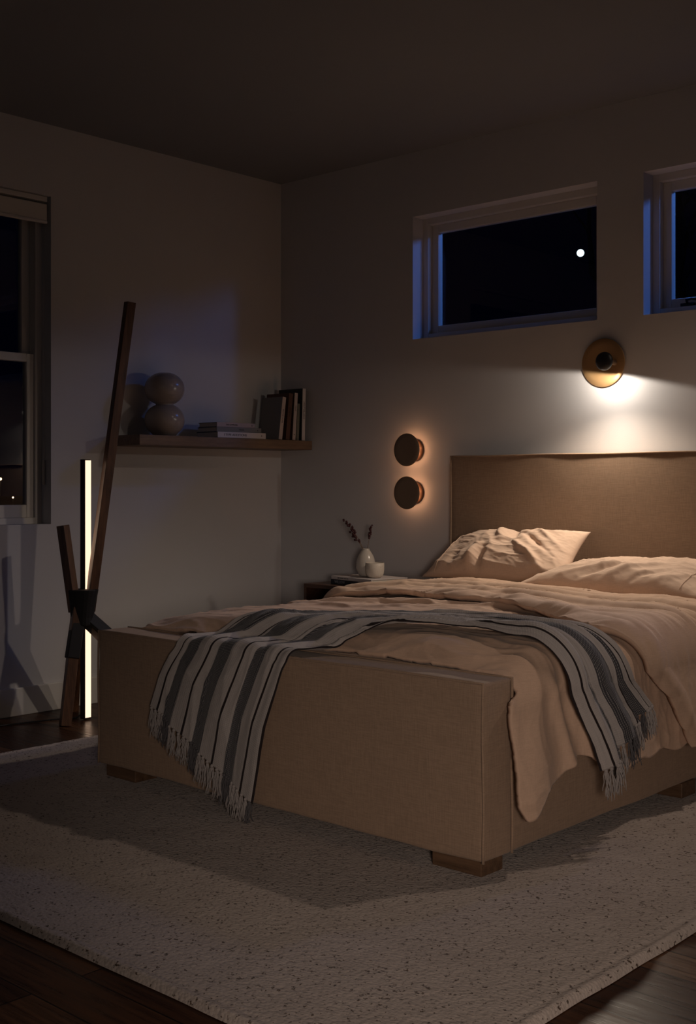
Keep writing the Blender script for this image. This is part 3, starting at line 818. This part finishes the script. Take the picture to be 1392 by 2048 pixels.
# ------------------------------------------------------------------ tripod floor lamp with a light tube
LC = Vector((0.335, -1.60, 0.50))
fl = tag(empty('floor_lamp', (0.32, -1.58, 0)), 'tripod floor lamp of crossed walnut bars and upright glowing tube', 'lamp')
obj('long_arm', bar(bmesh.new(), (0.345, -1.560, .50), (0.473, -1.427, 1.912), .042, .042, -.22), M_walnut, fl, False, .002)
obj('short_arm', bar(bmesh.new(), (0.325, -1.625, .50), (0.290, -1.665, .892), .042, .042, .3), M_walnut, fl, False, .002)
obj('leg', bar(bmesh.new(), (0.340, -1.620, .52), (0.372, -1.709, 0.0), .046, .046, .35), M_walnut, fl, False, .002)
obj('leg', bar(bmesh.new(), (0.30, -1.585, .52), (0.10, -1.475, 0.0), .034), M_walnut, fl, False, .002)
obj('leg', bar(bmesh.new(), (0.345, -1.59, .47), (0.60, -1.22, 0.0), .042), M_walnut, fl, False, .002)
LX, LY = 0.318, -1.562
ld = obj('light_tube', bx(LX - .0175, LX + .0165, LY - .0175, LY + .0175, 0.004, 1.193), M_black, fl, False, .002)
obj('diffuser', bx(LX + .0165, LX + .0195, LY - .0125, LY + .0165, 0.012, 1.188), M_led, ld, False)
def prism(rings):
    bm = bmesh.new(); R_ = [[bm.verts.new(p) for p in r] for r in rings]
    for a, b in zip(R_[:-1], R_[1:]):
        for k in range(len(a)): bm.faces.new((a[k], a[(k + 1) % len(a)], b[(k + 1) % len(a)], b[k]))
    bm.faces.new(R_[0]); bm.faces.new(R_[-1]); return bm
def oval(c, ra, rb, z, n=24, p=3.0):
    # long axis along the picture-parallel direction
    a1 = Vector((math.sin(ANG), math.cos(ANG), 0)); a2 = Vector((-math.cos(ANG), math.sin(ANG), 0)); out = []
    for i in range(n):
        t = 2 * PI * i / n; ct, st = math.cos(t), math.sin(t)
        k = (abs(ct) ** p + abs(st) ** p) ** (-1 / p)
        out.append(Vector((c[0], c[1], z)) + a1 * ra * k * ct + a2 * rb * k * st)
    return out
cl = obj('collar', prism([oval((.336, -1.592), .052, .05, .440), oval((.337, -1.592), .050, .05, .475), oval((.338, -1.592), .057, .052, .53), oval((.340, -1.590), .068, .055, .600)]), M_leather, fl, False, .004)
obj('collar', bar(bmesh.new(), (0.338, -1.612, .50), (0.354, -1.660, .295), .056, .056, .35), M_leather, fl, False, .004)
obj('collar', bar(bmesh.new(), (0.345, -1.59, .48), (0.455, -1.43, .30), .058, .058), M_leather, fl, False, .004)
obj('collar', bar(bmesh.new(), (0.31, -1.59, .50), (0.24, -1.553, .33), .046), M_leather, fl, False, .004)
bm = bmesh.new()
pts = [(.318, -1.575, .03), (.30, -1.60, .012), (.26, -1.62, .005), (.22, -1.68, .004), (.18, -1.85, .004), (.15, -2.1, .004), (.12, -2.4, .004)]
tube(bm, pts, .0035, 8); obj('power_cord', bm, M_black, fl)

# ------------------------------------------------------------------ twin disc wall lights
def disc_lamp(x, z, label):
    e = tag(empty('wall_light', (x, 0, z)), label, 'wall light', 'bronze disc lights left of the headboard')
    B = lambda y: basis((x, y, z), (1, 0, 0), (0, 0, 1), (0, -1, 0))
    bm = bmesh.new(); lathe(bm, [(0.0005, 0), (.058, 0), (.058, .010), (.054, .014), (0.0005, .014)], B(0), 64); obj('base', bm, M_bronze_l, e)
    bm = bmesh.new(); lathe(bm, [(0.0005, .014), (.030, .014), (.030, .058), (0.0005, .058)], B(0), 48); st = obj('stem', bm, M_bronze_l, e)
    bm = bmesh.new(); lathe(bm, [(.0302, .018), (.0400, .018), (.0412, .026), (.0302, .026)], B(0), 48); obj('glow_ring', bm, M_glow, e)
    bm = bmesh.new(); lathe(bm, [(0.0005, .058), (.06, .059), (.082, .066), (.0845, .070), (.083, .073), (.06, .071), (0.0005, .070)], B(0), 80); obj('disc', bm, M_bronze, e)
    d = bpy.data.lights.new('glow', 'POINT'); d.energy = .050; d.color = (1.0, .46, .22); d.shadow_soft_size = .006
    for k in range(6):
        a = 2 * PI * k / 6 + .3
        o = bpy.data.objects.new('glow', d); COL.objects.link(o); o.parent = e; o.location = (.046 * math.cos(a), -.044, .046 * math.sin(a))
disc_lamp(0.992, 1.255, 'round bronze disc wall light, upper of the pair left of the headboard')
disc_lamp(0.992, 1.035, 'round bronze disc wall light, lower of the pair left of the headboard')

# ------------------------------------------------------------------ brass sconce over the bed
SX_, SZ_ = 2.098, 1.630
sc = tag(empty('wall_sconce', (SX_, 0, SZ_)), 'brass dish wall sconce with dark cap shining down above the headboard', 'wall light')
B = basis((SX_, 0, SZ_), (1, 0, 0), (0, 0, 1), (0, -1, 0))
B2 = basis((SX_ + .060, -.034, SZ_ - .004), (1, 0, 0), (0, 0, 1), (0, -1, 0))
bm = bmesh.new(); lathe(bm, [(.0005, 0), (.05, 0), (.05, .006), (.0005, .006)], B, 48); obj('backplate', bm, M_bronze, sc)
bm = bmesh.new(); lathe(bm, [(.0005, .006), (.045, .006), (.085, .006), (.1095, .008), (.1105, .0095), (.1085, .0115), (.084, .0095), (.045, .0085), (.0005, .0085)], B, 96); obj('dish', bm, M_brass, sc)
bm = bmesh.new(); lathe(bm, [(.0005, -.024), (.012, -.024), (.012, .062), (.0005, .062)], B2, 32); obj('stem', bm, M_bronze, sc)
bm = bmesh.new(); lathe(bm, [(.0005, .062), (.038, .062), (.0415, .065), (.042, .069), (.040, .076), (.033, .083), (.020, .088), (.0005, .090)], B2, 64); obj('cap', bm, M_black, sc)
d = bpy.data.lights.new('sconce_light', 'SPOT'); d.spot_size = math.radians(178); d.spot_blend = 0.10; d.shadow_soft_size = .012; d.energy = 3.7; d.color = (1.0, .88, .75)
o = bpy.data.objects.new('sconce_light', d); COL.objects.link(o); o.parent = sc; o.location = (.066, -.134, -.050); o.rotation_euler = (0, math.radians(9), 0)
d = bpy.data.lights.new('bed_fill', 'SPOT'); d.spot_size = math.radians(150); d.spot_blend = 0.9; d.shadow_soft_size = .02; d.energy = 33.0; d.color = (1.0, .82, .64)  # extra spot added to brighten pillows and duvet beyond the sconce's own light
o = bpy.data.objects.new('bed_fill', d); COL.objects.link(o); o.parent = sc; o.location = (.070, -.165, -.052)
o.rotation_euler = Vector((.06, -.56, -1.0)).to_track_quat('-Z', 'Y').to_euler()
d = bpy.data.lights.new('amber_glow', 'POINT'); d.energy = .34; d.color = (1.0, .52, .16); d.shadow_soft_size = .008
o = bpy.data.objects.new('amber_glow', d); COL.objects.link(o); o.parent = sc; o.location = (.056, -.040, -.004)

# ------------------------------------------------------------------ nightstand
NX0, NX1, NY0, NY1, NZ = .650, 1.215, -.475, -.025, .576
ns = tag(empty('nightstand', ((NX0 + NX1) / 2, (NY0 + NY1) / 2, 0)), 'dark walnut open cube nightstand left of the bed', 'nightstand')
obj('top', bx(NX0, NX1, NY0, NY1, NZ - .020, NZ), M_night, ns, False, .0015)
obj('side_panel', bx(NX0, NX0 + .02, NY0, NY1, .05, NZ - .020), M_night, ns, False, .0015)
obj('side_panel', bx(NX1 - .02, NX1, NY0, NY1, .05, NZ - .020), M_night, ns, False, .0015)
obj('back_panel', bx(NX0 + .02, NX1 - .02, NY1 - .015, NY1, .05, NZ - .020), M_night, ns, False)
obj('bottom', bx(NX0 + .02, NX1 - .02, NY0, NY1 - .015, .05, .07), M_night, ns, False)
obj('drawer', bx(NX0 + .023, NX1 - .023, NY0 + .05, NY1 - .02, .075, .24), M_night, ns, False, .002)
for x in (NX0 + .03, NX1 - .07):
    for y in (NY0 + .03, NY1 - .07): obj('leg', bx(x, x + .04, y, y + .04, 0, .05), M_night, ns, False)
a = -.17
def flat2(x, y, z, W, T, Hh, a, m, label, text, **k):
    c, s = math.cos(a), math.sin(a)   # spine faces -y, runs along +x
    return book((x, y, z), (-s, c, 0), (0, 0, 1), (c, s, 0), W, T, Hh, m, label, 'books on the nightstand', text, **k)
flat2(.765, -.395, NZ + .0005, .235, .024, .33, -.16, C_navy, 'dark navy book lying under the white book on the nightstand', 'WILLOW', tsize=.020, ttop=.22, tm=M_inkw)
flat2(.765, -.392, NZ + .0250, .225, .016, .335, -.20, C_white, 'white book under the small vase and cup', 'QUIET ROOMS COLLECTED', tsize=.0075, ttop=.3, tm=M_ink)
BT = NZ + .0415
VX, VY = .925, -.310
bm = bmesh.new()
lathe(bm, [(.0005, .001), (.028, .0), (.036, .006), (.0445, .026), (.0485, .050), (.0475, .072), (.042, .094), (.033, .113), (.0215, .128), (.0185, .133), (.0185, .139), (.0165, .139), (.0155, .130), (.0005, .120)],
      Matrix.Translation((VX, VY, BT)), 64)
o = obj('bud_vase', bm, M_vase); tag(o, 'small glossy cream egg-shaped vase on the nightstand books', 'vase')
s_ = o.modifiers.new('sub', 'SUBSURF'); s_.levels = 1; s_.render_levels = 1
bm = bmesh.new()
lathe(bm, [(.0005, .002), (.026, .0), (.036, .006), (.0435, .020), (.0460, .040), (.0462, .073), (.0440, .0745), (.0428, .072), (.0425, .04), (.036, .012), (.0005, .007)],
      Matrix.Translation((1.022, -.352, BT)), 64)
tag(obj('cup', bm, M_cup), 'small speckled beige cup in front of the bud vase', 'cup')
def sprig(pts, lat, label, berries, seed, s0=.45):
    rnd = random.Random(seed); P = [Vector(p) for p in pts]
    bm = bmesh.new(); tube(bm, P, .0012, 6); st = obj('berry_sprig', bm, M_stem); tag(st, label, 'dried sprig', 'dried berry sprigs in the small vase')
    tot = len(P) - 1
    for k in range(berries):
        f = s0 + (1 - s0) * k / (berries - 1); i = min(int(f * tot), tot - 1); q = P[i].lerp(P[i + 1], f * tot - i)
        off = Vector((rnd.uniform(-1, 1), rnd.uniform(-1, 1), rnd.uniform(-.6, .6))) * lat
        b = bmesh.new(); bmesh.ops.create_icosphere(b, subdivisions=2, radius=rnd.uniform(.0040, .0062), matrix=Matrix.Translation(q + off))
        if off.length > .004: tube(b, [q, q + off], .0006, 4)
        obj('berry', b, M_berry, st)
rt = Vector((math.sin(ANG), math.cos(ANG), 0))
def rel(*ps): return [Vector((VX, VY, BT + .07)) + rt * a_ + Vector((0, 0, b_)) for a_, b_ in ps]
sprig(rel((0, -.02), (-.010, .06), (-.035, .115), (-.070, .165), (-.108, .212)), .009, 'long berry sprig leaning furthest left from the small vase', 30, 3, .62)
sprig(rel((-.002, -.02), (-.012, .055), (-.028, .090), (-.052, .125), (-.072, .150)), .009, 'shorter berry sprig leaning left in the small vase', 22, 5, .60)
sprig(rel((.002, -.02), (.006, .06), (.014, .105), (.022, .145), (.030, .182)), .0055, 'berry sprig standing at the right of the small vase', 18, 9, .62)
